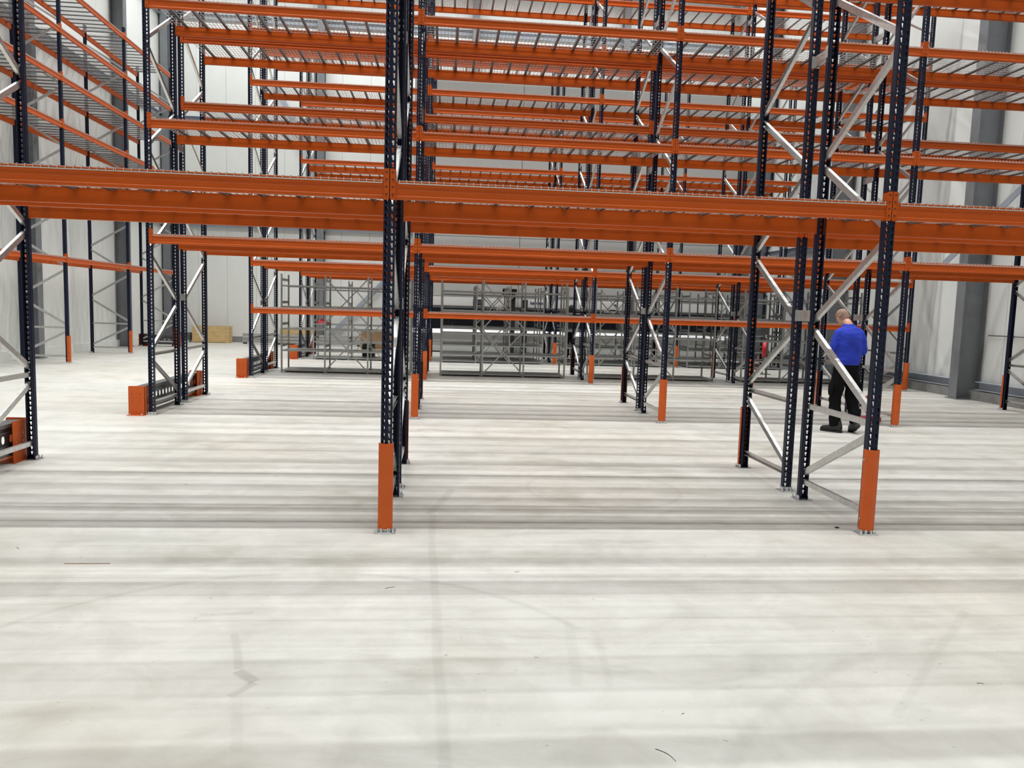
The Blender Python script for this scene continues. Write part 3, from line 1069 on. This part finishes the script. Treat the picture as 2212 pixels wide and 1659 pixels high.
# fire extinguishers on stands beyond the fourth rack
fx = thing('fire_extinguisher', 'red fire extinguisher on a slim stand beyond the distant racks', 'fire extinguisher', (9.35, 15.2, 0))
ob('stand', MB().box(-0.16, 0.16, -0.12, 0.12, 0, 0.02).box(-0.02, 0.02, 0.09, 0.11, 0.02, 1.35).box(-0.12, 0.12, 0.085, 0.09, 1.1, 1.35).mesh('stand', 'railgrey'), fx)
ob('cylinder', MB().cyl((0, 0, 0.48), 0.075, 0.42, 16).cyl((0, 0, 0.90), 0.075, 0.06, 16, r2=0.03).mesh('cylinder', 'red', smooth=True), fx)
ob('valve', MB().cyl((0, 0, 0.96), 0.02, 0.05, 8).box(-0.02, 0.10, -0.01, 0.01, 1.0, 1.02).mesh('valve', 'rubber'), fx)
ob('hose', MB().bar((0.05, -0.02, 0.98), (0.10, -0.02, 0.60), 0.02, 0.02).mesh('hose', 'rubber'), fx)

# ------------------------------------------------------------------ small debris on the slab


def debris(name, label, me, x, y, rz=0):
    thing(name, label, 'debris', (x, y, 0), rz, None, me)


def fl(px, py):
    d = fwd + r2 * ((px - 1106) / F_PX) - u2 * ((py - 829.5) / F_PX)
    t = -CAM.z / d.z
    q = CAM + d * t
    return q.x, q.y


def splinter(L, w_, h, bend=0.0):
    b = MB()
    n_ = 6
    for i in range(n_ + 1):
        t = i / n_
        y = bend * math.sin(PI * t)
        ww = w_ * (1 - 0.7 * t)
        b.v += [(t * L, y - ww / 2, 0.0005), (t * L, y + ww / 2, 0.0005), (t * L, y, h)]
    for i in range(n_):
        a = 3 * i
        for p_, q_ in ((0, 1), (1, 2), (2, 0)):
            b.f.append([a + p_, a + q_, a + 3 + q_, a + 3 + p_])
            b.mi.append(0)
    b.f += [[0, 1, 2], [3 * n_, 3 * n_ + 2, 3 * n_ + 1]]
    b.mi += [0, 0]
    return b


q = fl(139, 1218)
debris('wood_strip', 'thin reddish wooden strip lying alone on the open floor', splinter(0.27, 0.006, 0.004).mesh('wood_strip', 'splinter'), q[0], q[1], 0.01)
q = fl(1808, 1140)
debris('black_plug', 'small round black plug on the floor beside the orange-guarded post', MB().cyl((0, 0, 0), 0.017, 0.004, 14).cyl((0, 0, 0.004), 0.010, 0.003, 14).mesh('black_plug', 'rubber'), q[0], q[1])
for (px, py), L, rz, lab in (((35, 1183), 0.05, -0.8, 'short dark curled strip on the floor above the reddish strip'),
                             ((1112, 1236), 0.03, 0.2, 'dark chip of rubber in the middle of the open floor'),
                             ((832, 1272), 0.06, 0.5, 'hair-thin dark fibre on the floor below the centre post'),
                             ((1472, 1543), 0.016, 0.4, 'tiny black crumb on the bare floor close to the camera'),
                             ((2110, 1476), 0.03, -0.3, 'small grey chip on the bare floor below the far post'),
                             ((1416, 1618), 0.10, -1.0, 'dark scraped fibre at the edge of the floor near the camera'),
                             ((398, 1047), 0.025, 0.3, 'black crumb on the floor under the first rack\'s bay')):
    q = fl(px, py)
    debris('floor_chip', lab, splinter(L, min(0.006, L * 0.22), 0.002, 0.12 * L).mesh('floor_chip', 'rubber'), q[0], q[1], rz)


# ------------------------------------------------------------------ people
def skinned(name, verts, edges, radii, m, parent, root=0, sub=2, label=None):
    me = bpy.data.meshes.new(name)
    me.from_pydata(verts, edges, [])
    me.materials.append(M[m])
    o = ob(name, me, parent, label=label)
    md = o.modifiers.new('skin', 'SKIN')
    md.use_smooth_shade = True
    md.branch_smoothing = 0.4
    sv = me.skin_vertices[0].data
    for i, r in enumerate(radii):
        rr = r if isinstance(r, tuple) else (r, r)
        sv[i].radius = rr
        sv[i].use_root = i == root
    s = o.modifiers.new('sub', 'SUBSURF')
    s.levels = sub
    s.render_levels = sub
    return o


def ring_mesh(name, rings, m, parent, n=20, caps=True, sub=1, label=None):
    """loft of elliptical rings: (cx, cy, cz, rx, ry, tiltx)"""
    b = MB()
    for (cx, cy, cz, rx, ry, tl) in rings:
        for i in range(n):
            a = 2 * PI * i / n
            x, y = rx * math.cos(a), ry * math.sin(a)
            b.v.append((cx + x, cy + y * math.cos(tl), cz + y * math.sin(tl)))
    for k in range(len(rings) - 1):
        for i in range(n):
            b.f.append([k * n + i, k * n + (i + 1) % n, (k + 1) * n + (i + 1) % n, (k + 1) * n + i])
            b.mi.append(0)
    if caps:
        b.f += [list(range(n))[::-1], list(range((len(rings) - 1) * n, len(rings) * n))]
        b.mi += [0, 0]
    o = ob(name, b.mesh(name, m, smooth=True), parent, label=label)
    if sub:
        s = o.modifiers.new('sub', 'SUBSURF')
        s.levels = sub
        s.render_levels = sub
    return o


def hand(parent, wrist, direction, palm_n, s=1.0):
    """palm, four bent fingers and a thumb as one skinned chain set rooted at the wrist"""
    d = Vector(direction).normalized()
    nrm = Vector(palm_n).normalized()
    sd = d.cross(nrm).normalized()
    wv = Vector(wrist)
    V, E, R = [tuple(wv), tuple(wv + d * 0.045 * s)], [(0, 1)], [0.022 * s, 0.027 * s]
    for k, (off, L) in enumerate(((-0.030, 0.070), (-0.010, 0.080), (0.010, 0.075), (0.029, 0.060))):
        b0 = wv + d * 0.085 * s + sd * off * s
        b1 = b0 + (d * 0.8 + nrm * 0.45).normalized() * L * 0.5 * s
        b2 = b1 + (d * 0.35 + nrm * 0.9).normalized() * L * 0.5 * s
        i = len(V)
        V += [tuple(b0), tuple(b1), tuple(b2)]
        E += [(1, i), (i, i + 1), (i + 1, i + 2)]
        R += [0.0105 * s, 0.0085 * s, 0.007 * s]
    t0 = wv + d * 0.03 * s - sd * 0.035 * s
    t1 = t0 + (d * 0.6 - sd * 0.5 + nrm * 0.5).normalized() * 0.035 * s
    t2 = t1 + (d * 0.8 + nrm * 0.5).normalized() * 0.03 * s
    i = len(V)
    V += [tuple(t0), tuple(t1), tuple(t2)]
    E += [(0, i), (i, i + 1), (i + 1, i + 2)]
    R += [0.013 * s, 0.010 * s, 0.008 * s]
    return skinned('hand', V, E, R, 'skin', parent, 0, 1)


def fused(name, rings_list, tubes, m, parent, vox=0.011, folds=0.0, fold_scale=0.11, smooth=6, label=None):
    """ring lofts and tapered tubes fused by remeshing into one continuous surface"""
    b = MB()
    n_ = 20
    for rings in rings_list:
        o_ = len(b.v)
        for (cx, cy, cz, rx, ry) in rings:
            for i in range(n_):
                a = 2 * PI * i / n_
                ca, sa = math.cos(a), math.sin(a)
                p_ = 0.92
                b.v.append((cx + rx * math.copysign(abs(ca) ** p_, ca), cy + ry * math.copysign(abs(sa) ** p_, sa), cz))
        for k in range(len(rings) - 1):
            for i in range(n_):
                b.f.append([o_ + k * n_ + i, o_ + k * n_ + (i + 1) % n_, o_ + (k + 1) * n_ + (i + 1) % n_, o_ + (k + 1) * n_ + i])
        b.f += [[o_ + q for q in range(n_)][::-1], [o_ + (len(rings) - 1) * n_ + q for q in range(n_)]]
    for pts in tubes:
        o_ = len(b.v)
        P_ = [Vector(p[:3]) for p in pts]
        for k, p in enumerate(pts):
            d = (P_[min(k + 1, len(P_) - 1)] - P_[max(k - 1, 0)]).normalized()
            a_ = d.orthogonal().normalized() if k == 0 else (pa - d * pa.dot(d)).normalized()
            pa = a_
            c_ = d.cross(a_)
            for i in range(n_):
                t = 2 * PI * i / n_
                b.v.append(tuple(P_[k] + (a_ * math.cos(t) + c_ * math.sin(t)) * p[3]))
        for k in range(len(pts) - 1):
            for i in range(n_):
                b.f.append([o_ + k * n_ + i, o_ + k * n_ + (i + 1) % n_, o_ + (k + 1) * n_ + (i + 1) % n_, o_ + (k + 1) * n_ + i])
        b.f += [[o_ + q for q in range(n_)][::-1], [o_ + (len(pts) - 1) * n_ + q for q in range(n_)]]
    b.mi = [0] * len(b.f)
    o = ob(name, b.mesh(name, m, smooth=True), parent, label=label)
    r = o.modifiers.new('remesh', 'REMESH')
    r.mode = 'VOXEL'
    r.voxel_size = vox
    r.use_smooth_shade = True
    if smooth:
        sm = o.modifiers.new('smooth', 'SMOOTH')
        sm.iterations = smooth
        sm.factor = 0.5
    if folds:
        d = o.modifiers.new('folds', 'DISPLACE')
        tx = bpy.data.textures.new('cloth_folds', 'CLOUDS')
        tx.noise_scale = fold_scale
        tx.noise_depth = 1
        d.texture = tx
        d.strength = folds
        d.mid_level = 0.5
    return o


def person_worker(x, y, rz):
    """man seen from behind, head bowed, hands held in front, trailing heel lifted. local: facing +y"""
    root = thing('person', 'person in a royal blue sweatshirt and black work trousers walking away with bowed shaved head', 'person', (x, y, 0), rz)
    body_r = [(0, 0.0, 0.92, 0.14, 0.10), (0, 0.0, 1.05, 0.145, 0.10), (0, 0, 1.2, 0.135, 0.09), (0, -0.01, 1.38, 0.155, 0.10), (0, 0.0, 1.49, 0.13, 0.075), (0, 0.02, 1.53, 0.07, 0.06)]
    neck = [(0, 0.005, 1.50, 0.066), (-0.005, 0.035, 1.565, 0.062), (-0.018, 0.075, 1.60, 0.060), (-0.030, 0.10, 1.63, 0.058)]
    arms = [[(s_ * 0.145, 0, 1.465, 0.050), (s_ * 0.185, -0.02, 1.33, 0.043), (s_ * 0.215, -0.01, 1.20, 0.038), (s_ * 0.185, 0.12, 1.155, 0.034), (s_ * 0.125, 0.235, 1.145, 0.026)] for s_ in (-1, 1)]
    legs = [[(-0.085, 0, 0.88, 0.085), (-0.105, 0, 0.7, 0.075), (-0.115, 0.02, 0.48, 0.055), (-0.113, -0.005, 0.28, 0.052), (-0.112, -0.01, 0.11, 0.036)],
            [(0.085, 0, 0.88, 0.085), (0.10, 0.01, 0.7, 0.075), (0.12, 0.03, 0.49, 0.055), (0.128, -0.045, 0.31, 0.052), (0.133, -0.105, 0.18, 0.036)]]
    fused('body', [body_r], [neck] + arms + legs, 'skin', root, vox=0.012, smooth=4)
    # head: lofted skull with jaw, tilted forward and to the worker's left
    hd = bpy.data.objects.new('head', None)
    prof = [(-0.115, 0.030, 0.034, 0.052), (-0.10, 0.048, 0.052, 0.034), (-0.07, 0.060, 0.074, 0.016), (-0.035, 0.068, 0.086, 0.005), (0.0, 0.073, 0.093, 0.0),
            (0.035, 0.076, 0.098, -0.003), (0.07, 0.073, 0.094, -0.004), (0.10, 0.058, 0.076, -0.004), (0.122, 0.032, 0.042, -0.003), (0.128, 0.008, 0.012, -0.003)]
    b = MB()
    n_ = 22
    for z, rx, ry, oy in prof:
        for i in range(n_):
            a = 2 * PI * i / n_
            b.v.append((rx * math.cos(a), oy + ry * math.sin(a), z))
    for k in range(len(prof) - 1):
        for i in range(n_):
            b.f.append([k * n_ + i, k * n_ + (i + 1) % n_, (k + 1) * n_ + (i + 1) % n_, (k + 1) * n_ + i])
            b.mi.append(0)
    b.f += [list(range(n_))[::-1], list(range((len(prof) - 1) * n_, len(prof) * n_))]
    b.mi += [0, 0]
    # face: brow, nose, lips, eyes
    def blob(cx, cy, cz, rx, ry, rz_, nn=8):
        for i in range(5):
            t = -PI / 2 + PI * i / 4
            for j in range(nn):
                a = 2 * PI * j / nn
                b.v.append((cx + rx * math.cos(t) * math.cos(a), cy + ry * math.cos(t) * math.sin(a), cz + rz_ * math.sin(t)))
        o_ = len(b.v) - 5 * nn
        for i in range(4):
            for j in range(nn):
                b.f.append([o_ + i * nn + j, o_ + i * nn + (j + 1) % nn, o_ + (i + 1) * nn + (j + 1) % nn, o_ + (i + 1) * nn + j])
                b.mi.append(b.m)
    blob(0, 0.100, -0.025, 0.013, 0.022, 0.030)
    blob(0, 0.092, -0.068, 0.024, 0.012, 0.008)
    blob(-0.03, 0.088, 0.022, 0.024, 0.010, 0.008)
    blob(0.03, 0.088, 0.022, 0.024, 0.010, 0.008)
    b.m = 1
    blob(-0.03, 0.086, 0.002, 0.012, 0.008, 0.007)
    blob(0.03, 0.086, 0.002, 0.012, 0.008, 0.007)
    H = ob('head', b.mesh('head', 'skin', 'white', smooth=True), root, (-0.038, 0.125, 1.650), (-0.62, -0.12, 0.34))
    # cropped hair shell over crown and back
    hb = MB()
    rings_h = [(-0.045, 0.070, 0.088, 0.003), (-0.02, 0.0725, 0.0925, 0.0), (0.02, 0.0775, 0.0985, -0.003), (0.05, 0.0775, 0.0995, -0.004),
               (0.075, 0.0725, 0.0935, -0.004), (0.102, 0.0585, 0.076, -0.004), (0.123, 0.034, 0.044, -0.003), (0.130, 0.008, 0.012, -0.003)]
    for z, rx, ry, oy in rings_h:
        lo, hi = (PI * 0.98, PI * 2.02) if z < 0.03 else (0, 2 * PI)
        if z < 0.0:
            lo, hi = PI * 1.08, PI * 1.92
        for i in range(25):
            a = lo + (hi - lo) * i / 24
            if z >= 0.03:
                a = -PI / 2 - PI + 2 * PI * i / 24
                a = PI * 0.5 + 2 * PI * i / 24
            hb.v.append((1.01 * rx * math.cos(a), oy + 1.01 * ry * math.sin(a), z))
    for k in range(len(rings_h) - 1):
        for i in range(24):
            hb.f.append([k * 25 + i, k * 25 + i + 1, (k + 1) * 25 + i + 1, (k + 1) * 25 + i])
            hb.mi.append(0)
    ob('hair', hb.mesh('hair', 'stubble', smooth=True), H, label='very short cropped hair')
    for s in (-1, 1):
        e = MB()
        for i in range(9):
            t = i / 8
            a = -0.5 + 2 * PI * t * 0.80
        pts = [(0, 0, -0.030), (0.004, -0.006, -0.022), (0.012, -0.014, -0.002), (0.014, -0.016, 0.018), (0.010, -0.010, 0.030), (0.004, 0.0, 0.030), (0.003, 0.006, 0.016), (0.002, 0.006, -0.012)]
        o_ = len(e.v)
        for (px_, py_, pz_) in pts:
            e.v.append((s * (0.073 + px_), py_, pz_ - 0.005))
        for (px_, py_, pz_) in pts:
            e.v.append((s * (0.073 + px_ * 0.6 - 0.006), py_ * 0.8 + 0.003, pz_ * 0.85 - 0.005))
        nn = len(pts)
        for i in range(nn):
            e.f.append([i, (i + 1) % nn, nn + (i + 1) % nn, nn + i])
            e.mi.append(0)
        e.f += [list(range(nn)), list(range(nn, 2 * nn))[::-1]]
        e.mi += [0, 0]
        eo = ob('ear', e.mesh('ear', 'skin', smooth=True), H)
        eo.modifiers.new('sub', 'SUBSURF').levels = 1
    # sweatshirt: torso and both bent sleeves in one surface
    torso = [(0, 0.0, 1.00, 0.178, 0.125), (0, -0.005, 1.05, 0.196, 0.142), (0, -0.01, 1.17, 0.192, 0.135), (0, -0.02, 1.31, 0.195, 0.135),
             (0, -0.025, 1.38, 0.188, 0.130), (0, -0.022, 1.44, 0.160, 0.118), (0, -0.012, 1.49, 0.125, 0.100), (0, 0.0, 1.528, 0.095, 0.084), (0, 0.010, 1.550, 0.080, 0.074)]
    slv = [[(s_ * 0.090, -0.010, 1.470, 0.066), (s_ * 0.140, -0.018, 1.435, 0.071), (s_ * 0.178, -0.028, 1.36, 0.068), (s_ * 0.208, -0.028, 1.25, 0.060), (s_ * 0.226, -0.005, 1.175, 0.060),
            (s_ * 0.190, 0.10, 1.155, 0.052), (s_ * 0.140, 0.205, 1.145, 0.043)] for s_ in (-1, 1)]
    fused('sweatshirt', [torso], slv, 'blue', root, vox=0.011, folds=0.024, fold_scale=0.10, smooth=5, label='royal blue crew-neck sweatshirt')
    fused('hem', [[(0, 0.0, 0.972, 0.166, 0.118), (0, 0.0, 0.985, 0.174, 0.126), (0, 0.0, 1.027, 0.176, 0.128), (0, 0.0, 1.038, 0.170, 0.12)]], [], 'blue', root, vox=0.009, smooth=2)
    fused('collar', [[(0, 0.010, 1.530, 0.086, 0.080), (0, 0.014, 1.548, 0.084, 0.078), (0, 0.020, 1.562, 0.074, 0.070)]], [], 'blue', root, vox=0.008, smooth=2)
    # trousers
    hips = [(0, 0.0, 0.81, 0.165, 0.125), (0, -0.004, 0.90, 0.182, 0.138), (0, 0.0, 0.99, 0.168, 0.120), (0, 0, 1.02, 0.160, 0.112)]
    lg = [[(-0.088, 0.0, 0.84, 0.100), (-0.108, 0.0, 0.70, 0.102), (-0.120, 0.02, 0.50, 0.086), (-0.118, 0.005, 0.32, 0.082), (-0.114, -0.005, 0.14, 0.080), (-0.114, -0.005, 0.085, 0.076)],
          [(0.088, 0.0, 0.84, 0.100), (0.106, 0.005, 0.70, 0.102), (0.124, 0.030, 0.50, 0.086), (0.130, -0.03, 0.34, 0.080), (0.135, -0.09, 0.20, 0.076), (0.136, -0.115, 0.145, 0.072)]]
    fused('trousers', [hips], lg, 'black', root, vox=0.012, folds=0.030, fold_scale=0.09, smooth=4, label='loose black work trousers with cargo pockets')
    for s in (-1, 1):
        ring_mesh('cargo_pocket', [(s * 0.200, 0.0, 0.52, 0.018, 0.060, 0), (s * 0.205, 0.0, 0.58, 0.026, 0.072, 0), (s * 0.202, 0.0, 0.70, 0.026, 0.072, 0), (s * 0.190, 0.0, 0.74, 0.016, 0.066, 0)], 'black', root)
    # boots: left flat, right heel raised
    def boot(cx, cy, cz, pitch):
        e = MB()
        secs = [(-0.105, 0.034, 0.0, 0.085), (-0.085, 0.045, 0.0, 0.16), (-0.04, 0.046, 0.0, 0.165), (0.0, 0.045, 0.0, 0.135), (0.05, 0.050, 0.0, 0.088), (0.11, 0.053, 0.0, 0.072), (0.16, 0.047, 0.0, 0.062), (0.19, 0.026, 0.004, 0.040)]
        m_ = 12
        for (yy, hw_, z0_, z1_) in secs:
            for i in range(m_):
                a = 2 * PI * i / m_
                xx = hw_ * math.copysign(abs(math.cos(a)) ** 0.6, math.cos(a))
                zz = (z0_ + z1_) / 2 + (z1_ - z0_) / 2 * math.copysign(abs(math.sin(a)) ** 0.6, math.sin(a))
                e.v.append((xx, yy, zz + 0.018))
        for k in range(len(secs) - 1):
            for i in range(m_):
                e.f.append([k * m_ + i, k * m_ + (i + 1) % m_, (k + 1) * m_ + (i + 1) % m_, (k + 1) * m_ + i])
                e.mi.append(0)
        e.f += [list(range(m_)), list(range((len(secs) - 1) * m_, len(secs) * m_))[::-1]]
        e.mi += [0, 0]
        bo = ob('boot', e.mesh('boot', 'leather', smooth=True), root, (cx, cy, cz), (pitch, 0, 0))
        so = MB()
        pts = [(-0.040, -0.108), (0.040, -0.108), (0.047, -0.03), (0.045, 0.02), (0.056, 0.11), (0.046, 0.175), (0.015, 0.197), (-0.015, 0.197), (-0.046, 0.175), (-0.056, 0.11), (-0.045, 0.02), (-0.047, -0.03)]
        so.ext(pts, 0.0, 0.026, 'z')
        ob('sole', so.mesh('sole', 'rubber'), bo)
        return bo
    bl = boot(-0.115, 0.0, 0.0, 0)
    bl.rotation_euler.z = 0.75
    br = boot(0.135, -0.12, 0.075, -0.42)
    br.rotation_euler.z = -0.15
    hand(root, (-0.125, 0.235, 1.145), (0.75, 0.6, 0.1), (0.5, -0.2, 0.8), 0.95)
    hand(root, (0.125, 0.235, 1.145), (-0.75, 0.6, 0.1), (-0.5, -0.2, 0.8), 0.95)
    return root


person_worker(6.17, 5.02, -0.05)


def person_far(x, y, rz):
    root = thing('person', 'dark-haired person in dark jacket and black trousers standing beyond the grey shelving', 'person', (x, y, 0), rz)
    fused('body', [[(0, 0, 0.88, 0.13, 0.09), (0, 0, 1.12, 0.12, 0.085), (0, 0, 1.34, 0.14, 0.09), (0, 0, 1.43, 0.08, 0.06)], [(0, 0.03, 1.54, 0.045, 0.055), (0, 0.03, 1.60, 0.068, 0.085), (0, 0.02, 1.68, 0.074, 0.095), (0, 0.015, 1.75, 0.04, 0.05)]],
          [[(0, 0.0, 1.40, 0.06), (0, 0.02, 1.58, 0.052)]] + [[(s_ * 0.14, 0, 1.37, 0.05), (s_ * 0.24, 0, 1.12, 0.04), (s_ * 0.22, 0.14, 0.93, 0.028)] for s_ in (-1, 1)] +
          [[(s_ * 0.09, 0, 0.88, 0.08), (s_ * 0.10, 0.01, 0.48, 0.055), (s_ * 0.10, 0, 0.09, 0.038)] for s_ in (-1, 1)], 'skin', root, vox=0.014, smooth=3)
    fused('jacket', [[(0, 0, 0.86, 0.185, 0.135), (0, 0, 1.12, 0.185, 0.13), (0, 0, 1.33, 0.185, 0.12), (0, 0, 1.42, 0.12, 0.09), (0, 0.005, 1.47, 0.075, 0.07)]],
          [[(s_ * 0.15, 0, 1.36, 0.075), (s_ * 0.25, 0, 1.13, 0.064), (s_ * 0.225, 0.12, 0.95, 0.050)] for s_ in (-1, 1)], 'jacket', root, vox=0.014, folds=0.02, smooth=3, label='dark grey jacket')
    fused('trousers', [[(0, 0, 0.78, 0.165, 0.12), (0, 0, 0.93, 0.16, 0.115)]],
          [[(s_ * 0.09, 0, 0.86, 0.098), (s_ * 0.105, 0.01, 0.48, 0.08), (s_ * 0.10, 0, 0.07, 0.072)] for s_ in (-1, 1)], 'black', root, vox=0.014, folds=0.02, smooth=3)
    for s in (-1, 1):
        ring_mesh('shoe', [(s * 0.10, 0.04, 0.0, 0.048, 0.13, 0), (s * 0.10, 0.04, 0.03, 0.05, 0.135, 0), (s * 0.10, 0.02, 0.07, 0.042, 0.10, 0), (s * 0.10, -0.01, 0.11, 0.04, 0.055, 0)], 'leather', root, n=12)
        hand(root, (s * 0.22, 0.15, 0.91), (-s * 0.1, 0.4, -0.9), (-s, 0.2, 0), 0.9)
    hb = ring_mesh('hair', [(0, -0.03, 1.54, 0.085, 0.075, 0), (0, -0.01, 1.60, 0.108, 0.10, 0), (0, 0.0, 1.67, 0.118, 0.115, 0), (0, 0.005, 1.74, 0.105, 0.11, 0), (0, 0.0, 1.785, 0.06, 0.06, 0), (0.0, 0.0, 1.80, 0.02, 0.02, 0)], 'darkhair', root, n=16)
    d = hb.modifiers.new('curls', 'DISPLACE')
    t = bpy.data.textures.new('curls', 'CLOUDS')
    t.noise_scale = 0.04
    d.texture = t
    d.strength = 0.04
    return root


person_far(4.72, 20.45, 0.35)
